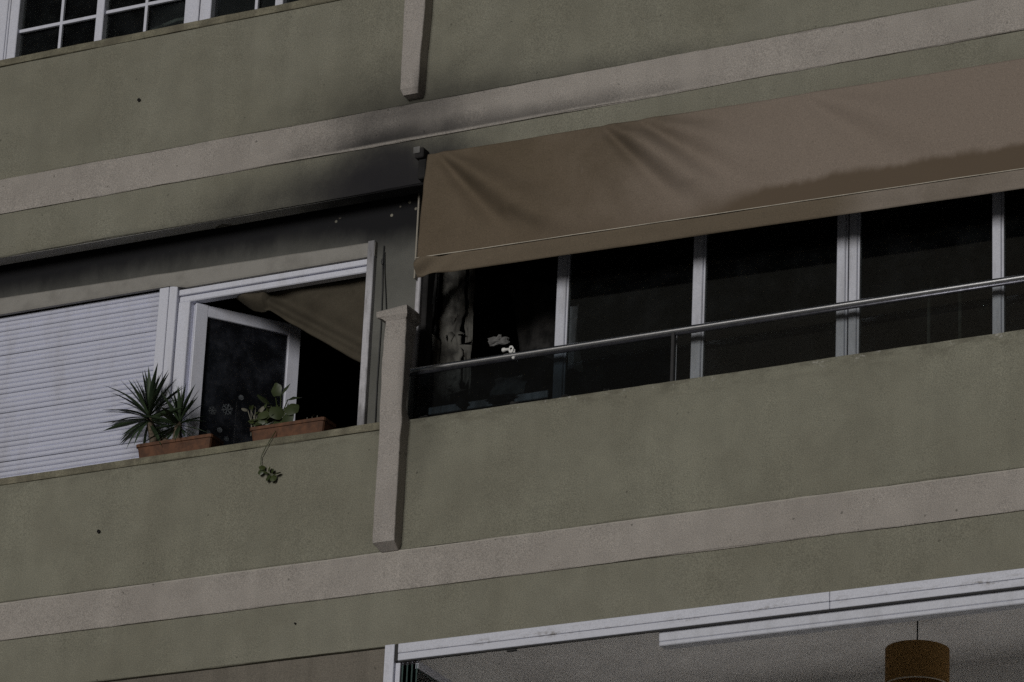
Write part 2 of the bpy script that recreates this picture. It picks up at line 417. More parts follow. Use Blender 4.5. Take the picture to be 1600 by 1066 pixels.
def tube_into(bm, pts, rad, seg=8, caps=True):
    rows = []
    for i, p in enumerate(pts):
        p = Vector(p)
        a = Vector(pts[max(0, i-1)]); b = Vector(pts[min(len(pts)-1, i+1)])
        d = (b-a).normalized()
        ref = Vector((0, 0, 1)) if abs(d.z) < 0.9 else Vector((0, 1, 0))
        s = d.cross(ref).normalized(); t = s.cross(d)
        r_ = rad[i] if isinstance(rad, (list, tuple)) else rad
        rows.append([bm.verts.new(p + (s*math.cos(2*math.pi*k/seg) + t*math.sin(2*math.pi*k/seg))*r_) for k in range(seg)])
    for a, b in zip(rows, rows[1:]):
        for k in range(seg): bm.faces.new((a[k], a[(k+1) % seg], b[(k+1) % seg], b[k]))
    if caps: bm.faces.new(rows[0][::-1]); bm.faces.new(rows[-1])
def tube(name, pts, rad, mat, parent=None, seg=8):
    bm = bmesh.new(); tube_into(bm, pts, rad, seg)
    return finish(name, bm, mat, parent, True)

def sheet(name, f, nu, nv, mat, parent=None, thick=0.002, smooth=True):
    """double-skinned sheet from f(u, v) -> point"""
    bm = bmesh.new()
    g = [[bm.verts.new(f(i/nu, j/nv)) for j in range(nv+1)] for i in range(nu+1)]
    for i in range(nu):
        for j in range(nv): bm.faces.new((g[i][j], g[i+1][j], g[i+1][j+1], g[i][j+1]))
    bmesh.ops.recalc_face_normals(bm, faces=bm.faces)
    bmesh.ops.solidify(bm, geom=list(bm.faces), thickness=thick)
    return finish(name, bm, mat, parent, smooth)

def lump(name, c, size, mat, parent=None, seed=0.0, amp=0.35, sub=3):
    bm = bmesh.new(); bmesh.ops.create_icosphere(bm, subdivisions=sub, radius=1.0)
    for v in bm.verts:
        n_ = noise.noise(v.co*1.6 + Vector((seed, seed*2, 3)))*amp + noise.noise(v.co*4.5 + Vector((seed, 1, 3)))*amp*0.4
        v.co = Vector(c) + Vector((v.co.x*size[0], v.co.y*size[1], v.co.z*size[2]))*(1+n_)
    return finish(name, bm, mat, parent)

# ---------------------------------------------------------------- setting
GZ = -10.05
g = box('street', -300, 300, -300, -3.0, GZ-0.5, GZ, M['asphalt']); tag(g, kind='structure')
g = box('pavement', -60, 60, -3.0, 1.0, GZ-0.5, GZ+0.13, M['asphalt'], bev=0.02); tag(g, kind='structure')

# ---------------------------------------------------------------- the apartment building
B = empty('apartment_building', (0, 0, GZ), 'olive and grey apartment facade with smoke blackened balcony recess', 'building')
X0, X1 = -8.0, 9.0
PX = -0.11                       # pillar line
def parapet(z0, z1, mat, xa, xb, seed): prism('parapet', rprof(0, 0.28, z0, z1, 0.010), xa, xb, mat, B, 0.08, 0.004, seed)
parapet(0.0, 0.805, M['parapet_mid'], X0, PX, 1); parapet(0.0, 0.845, M['parapet_mid'], PX, X1, 2)
parapet(3.0, 3.85, M['parapet_top'], X0, PX, 3); parapet(3.0, 3.85, M['parapet_top'], PX, X1, 4)
prism('coping', rprof(-0.003, 0.28, 0.8055, 0.853, 0.005), X0, PX-0.07, M['coping'], B, 0.06, 0.004, 5)
prism('coping', rprof(-0.003, 0.28, 3.8505, 3.902, 0.005), X0, X1, M['coping'], B, 0.06, 0.004, 6)
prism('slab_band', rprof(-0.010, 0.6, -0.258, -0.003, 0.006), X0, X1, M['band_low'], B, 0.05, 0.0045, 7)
prism('slab_band', rprof(-0.010, 0.6, 2.742, 2.995, 0.006), X0, X1, M['band_top'], B, 0.05, 0.006, 8)
prism('edge_beam', rprof(0.0, 0.115, -0.605, -0.256, 0.006), X0, X1, M['olive'], B, 0.08, 0.004, 9)
prism('edge_beam', rprof(0.0, 0.115, 2.430, 2.745, 0.006), X0, X1, M['beam_top'], B, 0.06, 0.005, 10)
prism('soffit', [(0.112, 2.4265), (0.012, 2.4265), (0.012, 2.4285), (0.112, 2.4285)], X0, X1, M['soffit'], B, 0.3, 0.001, 15)
# storey below and above, mostly outside the picture
parapet(-3.0, -2.15, M['olive'], X0, X1, 11)
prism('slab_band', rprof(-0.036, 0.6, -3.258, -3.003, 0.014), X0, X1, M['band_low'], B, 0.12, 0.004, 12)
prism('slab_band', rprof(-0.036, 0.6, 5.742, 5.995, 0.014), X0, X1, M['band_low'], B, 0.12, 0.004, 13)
prism('edge_beam', rprof(0.0, 0.115, 5.43, 5.738, 0.010), X0, X1, M['olive'], B, 0.2, 0.004, 14)
box('lower_wall', X0, X1, 0.0, 0.6, GZ+0.1, -3.262, M['olive'], B)
box('upper_wall', X0, X1, 0.0, 0.6, 6.0, 9.0, M['olive'], B)
# rooms behind the openings
def room(z0, z1, xa, xb, wall, ceil, y0=0.30, y1=4.2):
    box('room_floor', xa, xb, y0, y1, z0-0.05, z0, wall, B)
    box('room_ceiling', xa, xb, 0.118, y1, z1, z1+0.02, ceil, B)
    box('room_wall', xa, xb, y1, y1+0.1, z0, z1, wall, B)
    box('room_wall', xa-0.1, xa, y0, y1, z0, z1, wall, B)
    box('room_wall', xb, xb+0.1, y0, y1, z0, z1, wall, B)
room(0.02, 2.705, -7.6, -0.30, M['char'], M['char']); room(0.02, 2.705, -0.18, 8.8, M['char'], M['char'])
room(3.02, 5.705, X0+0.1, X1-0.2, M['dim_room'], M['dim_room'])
room(-2.98, -0.300, -0.04, 8.8, M['white_room'], M['ceiling'], y1=2.3)
# recessed walls of the middle storey
def wall_piece(xa, xb, za, zb, mat=None, ya=0.20, yb=0.295):
    bm = bmesh.new(); add_box(bm, xa, xb, ya, yb, za, zb, 0.004)
    return finish('recess_wall', bm, mat or M['wall'], B)
bm = bmesh.new()
pts = [(X0, 2.125), (-0.43, 2.125), (-0.43, 0.856), (-0.135, 0.856), (-0.135, 2.704), (X0, 2.704)]
fa = [bm.verts.new((x, 0.20, z)) for x, z in pts]; fb = [bm.verts.new((x, 0.295, z)) for x, z in pts]
bm.faces.new(fa); bm.faces.new(fb[::-1])
for i in range(6): bm.faces.new((fa[i], fa[(i+1) % 6], fb[(i+1) % 6], fb[i]))
finish('recess_wall', bm, M['wall'], B)
wall_piece(-0.10, X1, 2.165, 2.704, M['char'])
wall_piece(X0, -0.085, -2.14, -0.6075, M['brown_wall'], 0.022, 0.11)
wall_piece(-1.0, X1, 3.906, 5.70, M['olive'])
wall_piece(X0, -3.62, 3.906, 5.70, M['olive'])
# shutter box / lintel trim over the shutter and the open window: a slightly sagging plastered strip
bm = bmesh.new()
for (xa, xb) in ((X0, -0.43),):
    n = 60; rows = []
    for i in range(n+1):
        x = xa + (xb-xa)*i/n
        zt = 2.222 - 0.050*max(0, (x+3.3))/2.85 + noise.noise(Vector((x*5, 2, 1)))*0.004
        zb = 2.100 - (0.028 if x > -1.88 else 0.0)
        rows.append([bm.verts.new((x, y, z)) for y, z in ((0.198, zb), (0.172, zb), (0.168, zb+0.012), (0.170, zt-0.01), (0.178, zt), (0.198, zt))])
    for a, b in zip(rows, rows[1:]):
        for j in range(5): bm.faces.new((a[j], a[j+1], b[j+1], b[j]))
    bm.faces.new(rows[0]); bm.faces.new(rows[-1][::-1])
finish('lintel_trim', bm, M['trim'], B)

# --- pillars that part the balconies
def pillar(sections, cap=None, nz=40):
    """sections: (z, x_left, x_right, y_front, y_back)"""
    bm = bmesh.new(); rows = []
    zs = [s[0] for s in sections]
    for i in range(nz+1):
        z = zs[0] + (zs[-1]-zs[0])*i/nz
        for a, b in zip(sections, sections[1:]):
            if a[0] <= z <= b[0]: break
        k = (z-a[0])/(b[0]-a[0]); v = [a[q]+(b[q]-a[q])*k for q in range(1, 5)]
        w_ = [noise.noise(Vector((q*7.7, z*9, 2.2)))*0.0035 + noise.noise(Vector((q*3.1, z*28, 5)))*0.002 for q in range(4)]
        xl, xr, yf, yb = [p+q for p, q in zip(v, w_)]
        c = 0.007
        rows.append([bm.verts.new(p) for p in ((xl, yb, z), (xl, yf+c, z), (xl+c*.3, yf+c*.3, z), (xl+c, yf, z), (xr-c, yf, z), (xr-c*.3, yf+c*.3, z), (xr, yf+c, z), (xr, yb, z))])
    for a, b in zip(rows, rows[1:]):
        for j in range(8): bm.faces.new((a[j], a[(j+1) % 8], b[(j+1) % 8], b[j]))
    bm.faces.new(rows[0][::-1]); bm.faces.new(rows[-1])
    return finish('pillar', bm, M['pillar'], B)
pl = pillar([(-0.006, -0.152, -0.034, -0.020, -0.002), (0.006, -0.166, -0.028, -0.050, -0.002), (0.034, -0.175, -0.022, -0.096, -0.002), (0.35, -0.172, -0.020, -0.100, -0.002),
             (0.72, -0.168, -0.020, -0.100, -0.002), (0.80, -0.170, -0.012, -0.100, -0.002), (0.852, -0.172, -0.018, -0.100, -0.010),
             (0.90, -0.174, -0.022, -0.100, -0.048), (1.05, -0.174, -0.020, -0.100, -0.030), (1.22, -0.178, -0.018, -0.100, -0.012),
             (1.42, -0.172, -0.024, -0.100, 0.030), (1.488, -0.168, -0.026, -0.100, 0.046)])
# flared cap on top of the middle pillar, with a broken uneven top
bm = bmesh.new()
ring = lambda z, xl, xr, yf, yb, tw=0.0: [bm.verts.new(p) for p in ((xl, yf, z-tw), (xr, yf, z+tw), (xr, yb, z+tw), (xl, yb, z-tw))]
rr = [ring(1.478, -0.169, -0.025, -0.101, 0.047), ring(1.492, -0.186, -0.018, -0.108, 0.056), ring(1.505, -0.222, -0.012, -0.116, 0.064),
      ring(1.545, -0.226, -0.012, -0.118, 0.066, 0.006), ring(1.557, -0.214, -0.020, -0.108, 0.056, 0.010)]
for a, b in zip(rr, rr[1:]):
    for j in range(4): bm.faces.new((a[j], a[(j+1) % 4], b[(j+1) % 4], b[j]))
bm.faces.new(rr[-1]); bm.faces.new(rr[0][::-1])
bmesh.ops.subdivide_edges(bm, edges=list(bm.edges), cuts=2, use_grid_fill=True)
for v in bm.verts: v.co += Vector((noise.noise(v.co*31), noise.noise(v.co*27+Vector((5, 0, 0))), noise.noise(v.co*23+Vector((0, 5, 0)))))*0.005
finish('pillar_cap', bm, M['pillar'], pl)
pillar([(3.028, -0.150, -0.045, -0.075, -0.002), (3.036, -0.163, -0.035, -0.095, -0.002), (3.30, -0.166, -0.030, -0.100, -0.002), (3.55, -0.168, -0.018, -0.102, -0.002),
        (3.85, -0.170, -0.010, -0.104, -0.010), (4.5, -0.172, -0.012, -0.104, 0.02)])

# --- drain stubs in the parapets
for x, z in ((-2.181, 3.395), (-2.207, 0.389), (-0.727, -0.390)):
    r_ = 0.0115 if z > 0 else 0.006
    bm = bmesh.new()
    seg = 12; rows = []
    for rr_, y in ((r_, 0.004), (r_, -0.012), (r_*0.7, -0.012), (r_*0.7, -0.007)):
        rows.append([bm.verts.new((x + rr_*math.cos(2*math.pi*k/seg), y, z + rr_*math.sin(2*math.pi*k/seg))) for k in range(seg)])
    for a, b in zip(rows, rows[1:]):
        for k in range(seg): bm.faces.new((a[k], a[(k+1) % seg], b[(k+1) % seg], b[k]))
    bm.faces.new(rows[-1])
    finish('drain_hole', bm, M['char'], B)

# --- roller shutter (middle storey, left)
sh = finish('roller_shutter', (lambda b: (add_box(b, -4.6, -2.025, 0.262, 0.268, 0.86, 2.10), b)[1])(bmesh.new()), M['dark_steel'], B)
PITCH_S = 0.0345
bm = bmesh.new()
prof = [(0.234, 0.0), (0.2285, 0.0035), (0.224, 0.010), (0.222, 0.020), (0.2245, 0.028), (0.230, 0.0320), (0.234, 0.0330)]
r0 = [bm.verts.new((-4.6, y, 0.862+z)) for y, z in prof]; r1 = [bm.verts.new((-2.022, y, 0.862+z)) for y, z in prof]
for j in range(len(prof)-1): bm.faces.new((r0[j], r0[j+1], r1[j+1], r1[j]))
bm.faces.new((r0[-1], r0[0], r1[0], r1[-1])); bm.faces.new(r0[::-1]); bm.faces.new(r1)
slat0 = finish('slat', bm, M['slat'], sh)
for k in range(1, 36):
    s = slat0.copy(); COL.objects.link(s); s.location = (rnd.uniform(-0.002, 0.002), rnd.uniform(-0.0015, 0.0015), k*PITCH_S)
    s.rotation_euler = (0, rnd.uniform(-0.0006, 0.0006), 0)
box('side_rail', -2.020, -1.948, 0.176, 0.255, 0.856, 2.098, M['white'], sh, 0.004)
box('side_rail', -1.943, -1.882, 0.174, 0.255, 0.856, 2.098, M['white'], sh, 0.004)

# --- the open casement window
win = finish('window', (lambda b: ([add_box(b, *q) for q in (
    (-1.878, -1.792, 0.196, 0.262, 0.856, 1.985, 0.004),          # left jamb
    (-1.878, -0.484, 0.190, 0.262, 2.030, 2.070, 0.004),          # head, upper rail
    (-1.878, -0.484, 0.202, 0.266, 1.983, 2.026, 0.006))], b)[1])(bmesh.new()), M['white'], B)
box('jamb', -0.482, -0.432, 0.165, 0.262, 0.856, 2.180, M['white_sooty'], win, 0.004)
HX, HY, ANG = -1.778, 0.236, math.atan2(0.575, 0.440)
mw = Matrix.Translation((HX, HY, 0)) @ Matrix.Rotation(ANG, 4, 'Z')
def sash_box(bm, *q):
    b2 = bmesh.new(); add_box(b2, *q); b2.transform(mw)
    me_ = bpy.data.meshes.new('tmp'); b2.to_mesh(me_); b2.free(); bm.from_mesh(me_); bpy.data.meshes.remove(me_)
SW = 0.735
bm = bmesh.new()
sash_box(bm, 0.0, 0.085, -0.028, 0.028, 0.87, 1.975, 0.004); sash_box(bm, SW-0.085, SW, -0.028, 0.028, 0.87, 1.975, 0.004)
sash_box(bm, 0.083, SW-0.083, -0.026, 0.026, 1.895, 1.973, 0.004); sash_box(bm, 0.083, SW-0.083, -0.026, 0.026, 0.872, 0.95, 0.004)
finish('sash', bm, M['white'], win)
bm = bmesh.new(); sash_box(bm, 0.08, SW-0.08, -0.004, 0.004, 0.945, 1.9)
finish('pane', bm, M['glass_sash'], win)

# --- sliding windows (middle storey, right)
def slider(xa, xb, edges, z0=0.856, z1=2.16):
    bm = bmesh.new()
    add_box(bm, xa, xb, 0.205, 0.285, z1-0.055, z1, 0.004)
    add_box(bm, xa, xb, 0.215, 0.285, z0-0.002, z0+0.035, 0.004)
    w = finish('window', bm, M['mullion'], B)
    prev = xa
    for i, (a, b) in enumerate(edges):
        bm = bmesh.new(); add_box(bm, a, b-0.014, 0.203, 0.245, z0+0.036, z1-0.056, 0.005); add_box(bm, b-0.0135, b, 0.212, 0.245, z0+0.036, z1-0.056, 0.002)
        finish('stile', bm, M['mullion'], w)
    return w
w1 = slider(-0.095, 2.780, ((0.850, 0.930), (1.770, 1.850), (2.710, 2.779)))
w2 = slider(2.788, 6.0, ((2.789, 2.855), (3.690, 3.760), (4.62, 4.70)))
for w, xa, xb in ((w1, 0.93, 1.77), (w1, 1.85, 2.71), (w2, 2.855, 3.69), (w2, 3.76, 4.62)):
    box('pane', xa-0.003, xb+0.003, 0.226, 0.232, 0.892, 2.104, M['glass'], w)
box('frame_post', -0.132, -0.098, 0.185, 0.288, 0.856, 2.16, M['white_sooty'], w1, 0.006)
box('frame_post', -0.088, -0.052, 0.196, 0.288, 0.856, 2.16, M['char'], w1, 0.006)

# --- lattice windows of the storey above
def lattice(xa, xb, panes, stiles, muntins_v, hbars):
    bm = bmesh.new(); add_box(bm, xa, xb, 0.20, 0.28, 5.60, 5.69, 0.003)
    w = finish('window', bm, M['white'], B)
    box('sill', xa, xb, 0.20, 0.28, 3.90, 3.925, M['white'], w, 0.003)
    for a, b in stiles: box('stile', a, b, 0.19, 0.275, 3.926, 5.6, M['white'], w, 0.004)
    for a in muntins_v: box('muntin', a-0.011, a+0.011, 0.214, 0.236, 3.926, 5.6, M['white'], w, 0.002)
    for a, b, z in hbars: box('muntin', a, b, 0.2155, 0.2375, z-0.012, z+0.012, M['white'], w, 0.002)
    for a, b in panes: box('pane', a, b, 0.242, 0.248, 3.93, 5.6, M['glass'], w)
lattice(-3.62, -1.896, ((-3.35, -2.715), (-2.655, -2.02)), ((-3.62, -3.444), (-3.440, -3.424), (-3.42, -3.348), (-2.716, -2.655), (-2.012, -1.90)),
        (-3.010, -2.333), ((-3.348, -2.717), ) and [(-3.348, -2.717, z) for z in (4.222, 4.52, 4.82, 5.12)] + [(-2.654, -2.013, z) for z in (4.235, 4.53, 4.83, 5.13)])
lattice(-1.892, -1.02, ((-1.80, -1.31), (-1.25, -1.02)), ((-1.892, -1.806), (-1.312, -1.252)), (-1.470,), [(-1.805, -1.313, z) for z in (4.235, 4.53, 4.83, 5.13)])
box('stile', -2.640, -2.610, 0.30, 0.34, 3.93, 5.6, M['trim'], B)

# ---------------------------------------------------------------- awning
A = empty('awning', (0.03, -0.06, 2.60), 'long faded brown canvas awning hanging over the right balcony windows', 'awning')
AX0, AX1 = 0.035, 5.6
def fold(x, z):
    d = 0.0
    for fx, fz, dx, dz, w_, amp, ln in ((0.11, 2.58, 0.66, -0.75, 0.048, 0.046, 1.1), (1.25, 2.575, 0.68, -0.73, 0.046, 0.042, 0.95),
                                        (1.50, 2.57, 0.78, -0.62, 0.050, 0.036, 0.90), (2.56, 2.55, 0.77, -0.64, 0.060, 0.022, 1.0), (0.75, 2.0, 0.8, -0.6, 0.06, 0.02, 0.5),
                                        (0.72, 2.56, 0.72, -0.69, 0.12, 0.016, 0.9)):
        a = (x-fx)*dx + (z-fz)*dz; p = (x-fx)*(-dz) + (z-fz)*dx
        ww = w_*(0.45+2.0*max(a, 0))
        if -0.12 < a < ln*1.3:
            env = min(1, (a+0.12)/0.20)*(0.40+1.5*max(a, 0))*max(0, 1-(max(a, 0)/(ln*1.3))**1.6)
            q = p/ww
            d += 1.9*amp*env*(1.1*math.exp(-(q-1.7)**2/2.0) - 0.75*math.exp(-q*q) + 0.35*math.exp(-(q+2.2)**2/4.0))
    d += 0.012*noise.noise(Vector((x*1.1, z*1.9, 0.5))) + 0.005*noise.noise(Vector((x*4+z*3, z*3-x*2, 8.5)))
    return d
def canvas(u, v):
    x = AX0 + (AX1-AX0)*u
    zt = 2.600 - 0.016*x; zb = 1.866 - 0.018*x
    z = zt + (zb-zt)*v
    y = -0.045 - 0.065*v - 0.02*math.sin(math.pi*v) - fold(x, z)*min(1.0, 0.35+4*v)*min(1.0, 3.2*(1-v))
    return Vector((x + 0.004*noise.noise(Vector((z*9, 1, 1)))*(1-u), y, z))
sheet('canvas', canvas, 420, 64, M['awning'], A, 0.003)
def valance(u, v):
    x = AX0 - 0.012 + (AX1-AX0+0.012)*u
    zt = 1.862 - 0.018*x
    z = zt - 0.112*v
    bend = 0.022*math.exp(-((x-AX0)/0.22)**2)
    y = -0.108 + 0.016*v - 0.008*noise.noise(Vector((x*2.2, v*1.5, 3))) - bend*math.sin(4.5*v+(x-AX0)*26)
    return Vector((x, y, z + 0.002*noise.noise(Vector((x*3, 4, 4)))))
sheet('valance', valance, 200, 8, M['valance'], A, 0.003)
tube('piping', [(AX0-0.012+(AX1-AX0+0.012)*i/60, -0.1165 - 0.003*noise.noise(Vector((i*.3, 0, 0))), 1.8655-0.018*(AX0+(AX1-AX0)*i/60)) for i in range(61)], 0.0032, M['piping'], A, 6)
tube('roller_tube', [(0.03, -0.020, 2.580), (5.6, -0.020, 2.495)], 0.018, M['dark_steel'], A, 10)
bm = bmesh.new(); add_box(bm, -0.045, 0.018, -0.075, -0.002, 2.575, 2.645, 0.006); add_box(bm, -0.030, 0.024, -0.05, -0.002, 2.44, 2.575, 0.006)
finish('end_bracket', bm, M['char'], A)
box('bracket_cover', -0.052, -0.004, -0.082, -0.076, 2.605, 2.650, M['ash_pale'], A, 0.002)
box('side_guide', -0.130, -0.118, 0.150, 0.180, 1.86, 2.50, M['cream_edge'], A, 0.003)

# ---------------------------------------------------------------- balcony railing
RL = empty('balcony_railing', (1.7, 0.10, 0.85), 'polished steel handrail over glass on the right balcony parapet', 'railing')
tube('handrail', [(-0.09 + 6.09*i/24, 0.10, 1.209+0.0018*i/24) for i in range(25)], 0.019, M['steel'], RL, 20)
tube('handrail_channel', [(-0.09, 0.10, 1.186), (6.0, 0.10, 1.188)], 0.010, M['dark_steel'], RL, 8)
box('glass_panel', -0.085, 1.690, 0.096, 0.106, 0.858, 1.188, M['glass_rail'], RL)
box('glass_panel', 1.726, 6.0, 0.096, 0.106, 0.858, 1.188, M['glass_rail_clear'], RL)
box('post', 1.695, 1.717, 0.085, 0.117, 0.847, 1.195, M['rubber'], RL, 0.003)

# clip and knob on the handrail
PG = empty('rail_clip', (0.62, 0.10, 1.228), 'small white plastic clip on the steel handrail', 'clip')
bm = bmesh.new(); tube_into(bm, [(0.555, 0.088, 1.250), (0.560, 0.088, 1.250), (0.574, 0.088, 1.250), (0.580, 0.088, 1.250), (0.606, 0.090, 1.250)], [0.009, 0.014, 0.014, 0.009, 0.009], 10)
tube_into(bm, [(0.617 + 0.013*math.cos(a), 0.088, 1.247 + 0.019*math.sin(a)) for a in [i*math.pi/8 for i in range(17)]], 0.0065, 8, False)
add_box(bm, 0.608, 0.640, 0.092, 0.102, 1.222, 1.250, 0.003)
finish('clip_body', bm, M['plaster'], PG, True)
tube('clip_screw', [(0.636, 0.080, 1.188), (0.636, 0.10, 1.188)], 0.009, M['plaster'], PG, 8)

# ---------------------------------------------------------------- planters and plants
def planter(xa, xb, label, z=0.853, h=0.098, ya=0.012, yb=0.17):
    P = empty('planter', ((xa+xb)/2, (ya+yb)/2, z), label, 'planter', 'terracotta planters on the window ledge')
    bm = bmesh.new()
    cx, cy = (xa+xb)/2, (ya+yb)/2
    rows = []
    def loop(dx, dy, zz, c=0.018):
        hx, hy = (xb-xa)/2+dx, (yb-ya)/2+dy
        pts = []
        for sx, sy, a0 in ((1, 1, 0), (-1, 1, 90), (-1, -1, 180), (1, -1, 270)):
            for q in (0, 45, 90):
                a = R(a0+q); pts.append((cx + sx*(hx-c) + c*math.cos(a), cy + sy*(hy-c) + c*math.sin(a), zz))
        return [bm.verts.new(p) for p in pts]
    for dx, dy, zz in ((-0.016, -0.012, z), (-0.004, -0.003, z+h-0.022), (0.004, 0.004, z+h-0.020), (0.005, 0.005, z+h), (-0.006, -0.006, z+h), (-0.010, -0.008, z+h-0.03)):
        rows.append(loop(dx, dy, zz))
    for a, b in zip(rows, rows[1:]):
        n = len(a)
        for k in range(n): bm.faces.new((a[k], a[(k+1) % n], b[(k+1) % n], b[k]))
    bm.faces.new(rows[0][::-1])
    finish('trough', bm, M['terracotta'], P)
    bm = bmesh.new()
    n = 24; gv = [[bm.verts.new((xa+0.012+(xb-xa-0.024)*i/n, ya+0.01+(yb-ya-0.02)*j/5, z+h-0.026+0.008*noise.noise(Vector((i*.7, j*.9, z*9))))) for j in range(6)] for i in range(n+1)]
    for i in range(n):
        for j in range(5): bm.faces.new((gv[i][j], gv[i+1][j], gv[i+1][j+1], gv[i][j+1]))
    finish('soil', bm, M['soil'], P)
planter(-1.992, -1.440, 'terracotta planter holding the spiky yucca, in front of the white shutter')
planter(-1.160, -0.628, 'terracotta planter with broad leaved plant, nearer the pillar')

def blade_mesh(name, length, width, droop, mat, nseg=8):
    bm = bmesh.new(); rows = []
    for i in range(nseg+1):
        t_ = i/nseg
        w = width*(0.55+0.9*t_ if t_ < 0.5 else 1.0)*(1-max(0, (t_-0.45)/0.55)**1.4)
        c = Vector((length*t_, 0, -droop*length*t_*t_))
        rows.append([bm.verts.new(c+Vector((0, -w/2, 0.18*w))), bm.verts.new(c+Vector((0, 0, -0.05*w))), bm.verts.new(c+Vector((0, w/2, 0.18*w)))])
    for a, b in zip(rows, rows[1:]):
        bm.faces.new((a[0], a[1], b[1], b[0])); bm.faces.new((a[1], a[2], b[2], b[1]))
    me = bpy.data.meshes.new(name); bm.to_mesh(me); bm.free(); me.materials.append(mat)
    for p in me.polygons: p.use_smooth = True
    return me
BL = [blade_mesh('leaf', 1.0, w, d, M['yucca']) for w, d in ((0.115, 0.05), (0.10, 0.22), (0.125, 0.10), (0.095, 0.38))]
def yucca(base, crown, count, ln, label, seed):
    rg = random.Random(seed)
    P = empty('yucca_plant', base, label, 'plant', 'yucca canes in the left planter')
    b, c = Vector(base), Vector(crown)
    tube('trunk', [b, b.lerp(c, 0.4)+Vector((0.006, 0, 0)), b.lerp(c, 0.8), c], [0.030, 0.026, 0.024, 0.018], M['trunk'], P, 9)
    for i in range(count):
        t_ = (i+0.5)/count
        el = R(88 - 128*t_**0.85 + rg.uniform(-9, 9))
        az = i*2.39996 + rg.uniform(-0.3, 0.3)
        d = Vector((math.cos(az)*math.cos(el), math.sin(az)*math.cos(el)*0.75, math.sin(el)))
        if d.y > 0: d.y *= 0.22
        d.normalize()
        L = ln*rg.uniform(0.8, 1.1)*(1.0 if t_ < 0.8 else 0.8)
        o = bpy.data.objects.new('leaf', BL[rg.choice((0, 0, 1, 2, 2, 3)) if el < R(50) else rg.choice((0, 2))]); COL.objects.link(o)
        zax = Vector((0, 0, 1)) - d*d.z
        if zax.length < 0.05: zax = Vector((math.cos(az), math.sin(az), 0))
        zax.normalize(); yax = zax.cross(d)
        mt = Matrix((( d.x, yax.x, zax.x, 0), (d.y, yax.y, zax.y, 0), (d.z, yax.z, zax.z, 0), (0, 0, 0, 1)))
        mt = Matrix.Translation(c + d*0.012 + Vector((0, 0, -0.06*t_+0.02))) @ mt @ Matrix.Rotation(rg.uniform(-.5, .5), 4, 'X') @ Matrix.Scale(L, 4)
        attach(o, P); o.matrix_basis = mt
        o.matrix_parent_inverse = Matrix.Translation(-Vector(base))
yucca((-1.900, 0.085, 0.925), (-1.955, 0.075, 1.160), 64, 0.305, 'taller dark green spiky yucca at the left end of its planter', 3)
yucca((-1.765, 0.095, 0.925), (-1.730, 0.085, 1.095), 42, 0.225, 'smaller yucca cane leaning right against the white window post', 5)
lump('offset', (-1.838, 0.09, 0.965), (0.035, 0.03, 0.045), M['trunk'], None, 3.3, 0.2, 2)
o = bpy.data.objects['offset']; o.name = 'yucca_stump'; tag(o, 'rounded brown yucca stump between the two green canes', 'stump')

def disc_leaf(name, mat):
    bm = bmesh.new(); c = bm.verts.new((0.45, 0, 0.05)); ring_ = []
    n = 16
    for k in range(n):
        a = 2*math.pi*k/n
        r_ = 0.5*(1 - 0.28*math.cos(a)**8*(1 if math.cos(a) < 0 else -0.35)) * (0.92 + 0.06*math.sin(5*a))
        ring_.append(bm.verts.new((0.45 + r_*math.cos(a), r_*0.92*math.sin(a), -0.10*abs(math.sin(a)) - 0.12*max(0, math.cos(a)))))
    for k in range(n): bm.faces.new((c, ring_[k], ring_[(k+1) % n]))
    me = bpy.data.meshes.new(name); bm.to_mesh(me); bm.free(); me.materials.append(mat)
    for p in me.polygons: p.use_smooth = True
    return me
def place(me, P, loc, d, size, name='leaf', spin=0.0):
    d = Vector(d).normalized()
    zax = Vector((0, -0.8, 1)); zax -= d*zax.dot(d)
    if zax.length < 1e-3: zax = Vector((1, 0, 0))
    zax.normalize(); yax = zax.cross(d)
    mt = Matrix(((d.x, yax.x, zax.x, 0), (d.y, yax.y, zax.y, 0), (d.z, yax.z, zax.z, 0), (0, 0, 0, 1)))
    o = bpy.data.objects.new(name, me); COL.objects.link(o)
    attach(o, P); o.matrix_basis = Matrix.Translation(loc) @ mt @ Matrix.Rotation(spin, 4, 'X') @ Matrix.Scale(size, 4)
    return o
LF = disc_leaf('leaf', M['broad']); VF = disc_leaf('leaf', M['vine']); DF = disc_leaf('leaf', M['dry'])
BP = empty('broadleaf_plant', (-0.97, 0.09, 0.925), 'drooping broad leaved green plant in the planter nearer the pillar', 'plant')
rg = random.Random(11)
spec = [((-1.06, 1.115), (-0.5, 0.6), 0.115), ((-1.03, 1.16), (0.1, 1), 0.10), ((-0.985, 1.17), (0.7, 0.6), 0.10), ((-0.95, 1.145), (1, 0.0), 0.115), ((-0.925, 1.10), (0.7, -0.8), 0.115),
        ((-0.94, 1.04), (0.5, -1), 0.11), ((-1.04, 1.08), (-0.4, -0.7), 0.12), ((-1.0, 1.10), (0.2, -0.9), 0.12), ((-1.08, 1.05), (-0.7, -0.7), 0.10), ((-1.02, 1.02), (0.0, -1), 0.11),
        ((-1.07, 0.99), (-0.3, -0.5), 0.09), ((-0.96, 0.995), (0.8, -0.6), 0.085)]
for (x, z), (dx, dz), s in spec:
    y = 0.06 + rg.uniform(0, 0.05)
    tube('stem', [(-0.99+rg.uniform(-.04, .04), 0.09, 0.925), ((x-0.99)/2, 0.08, (z+0.94)/2+0.02), (x, y, z)], 0.0035, M['vine'], BP, 5)
    place(LF, BP, (x, y, z), (dx, -0.35, dz), s, spin=rg.uniform(-.5, .5))
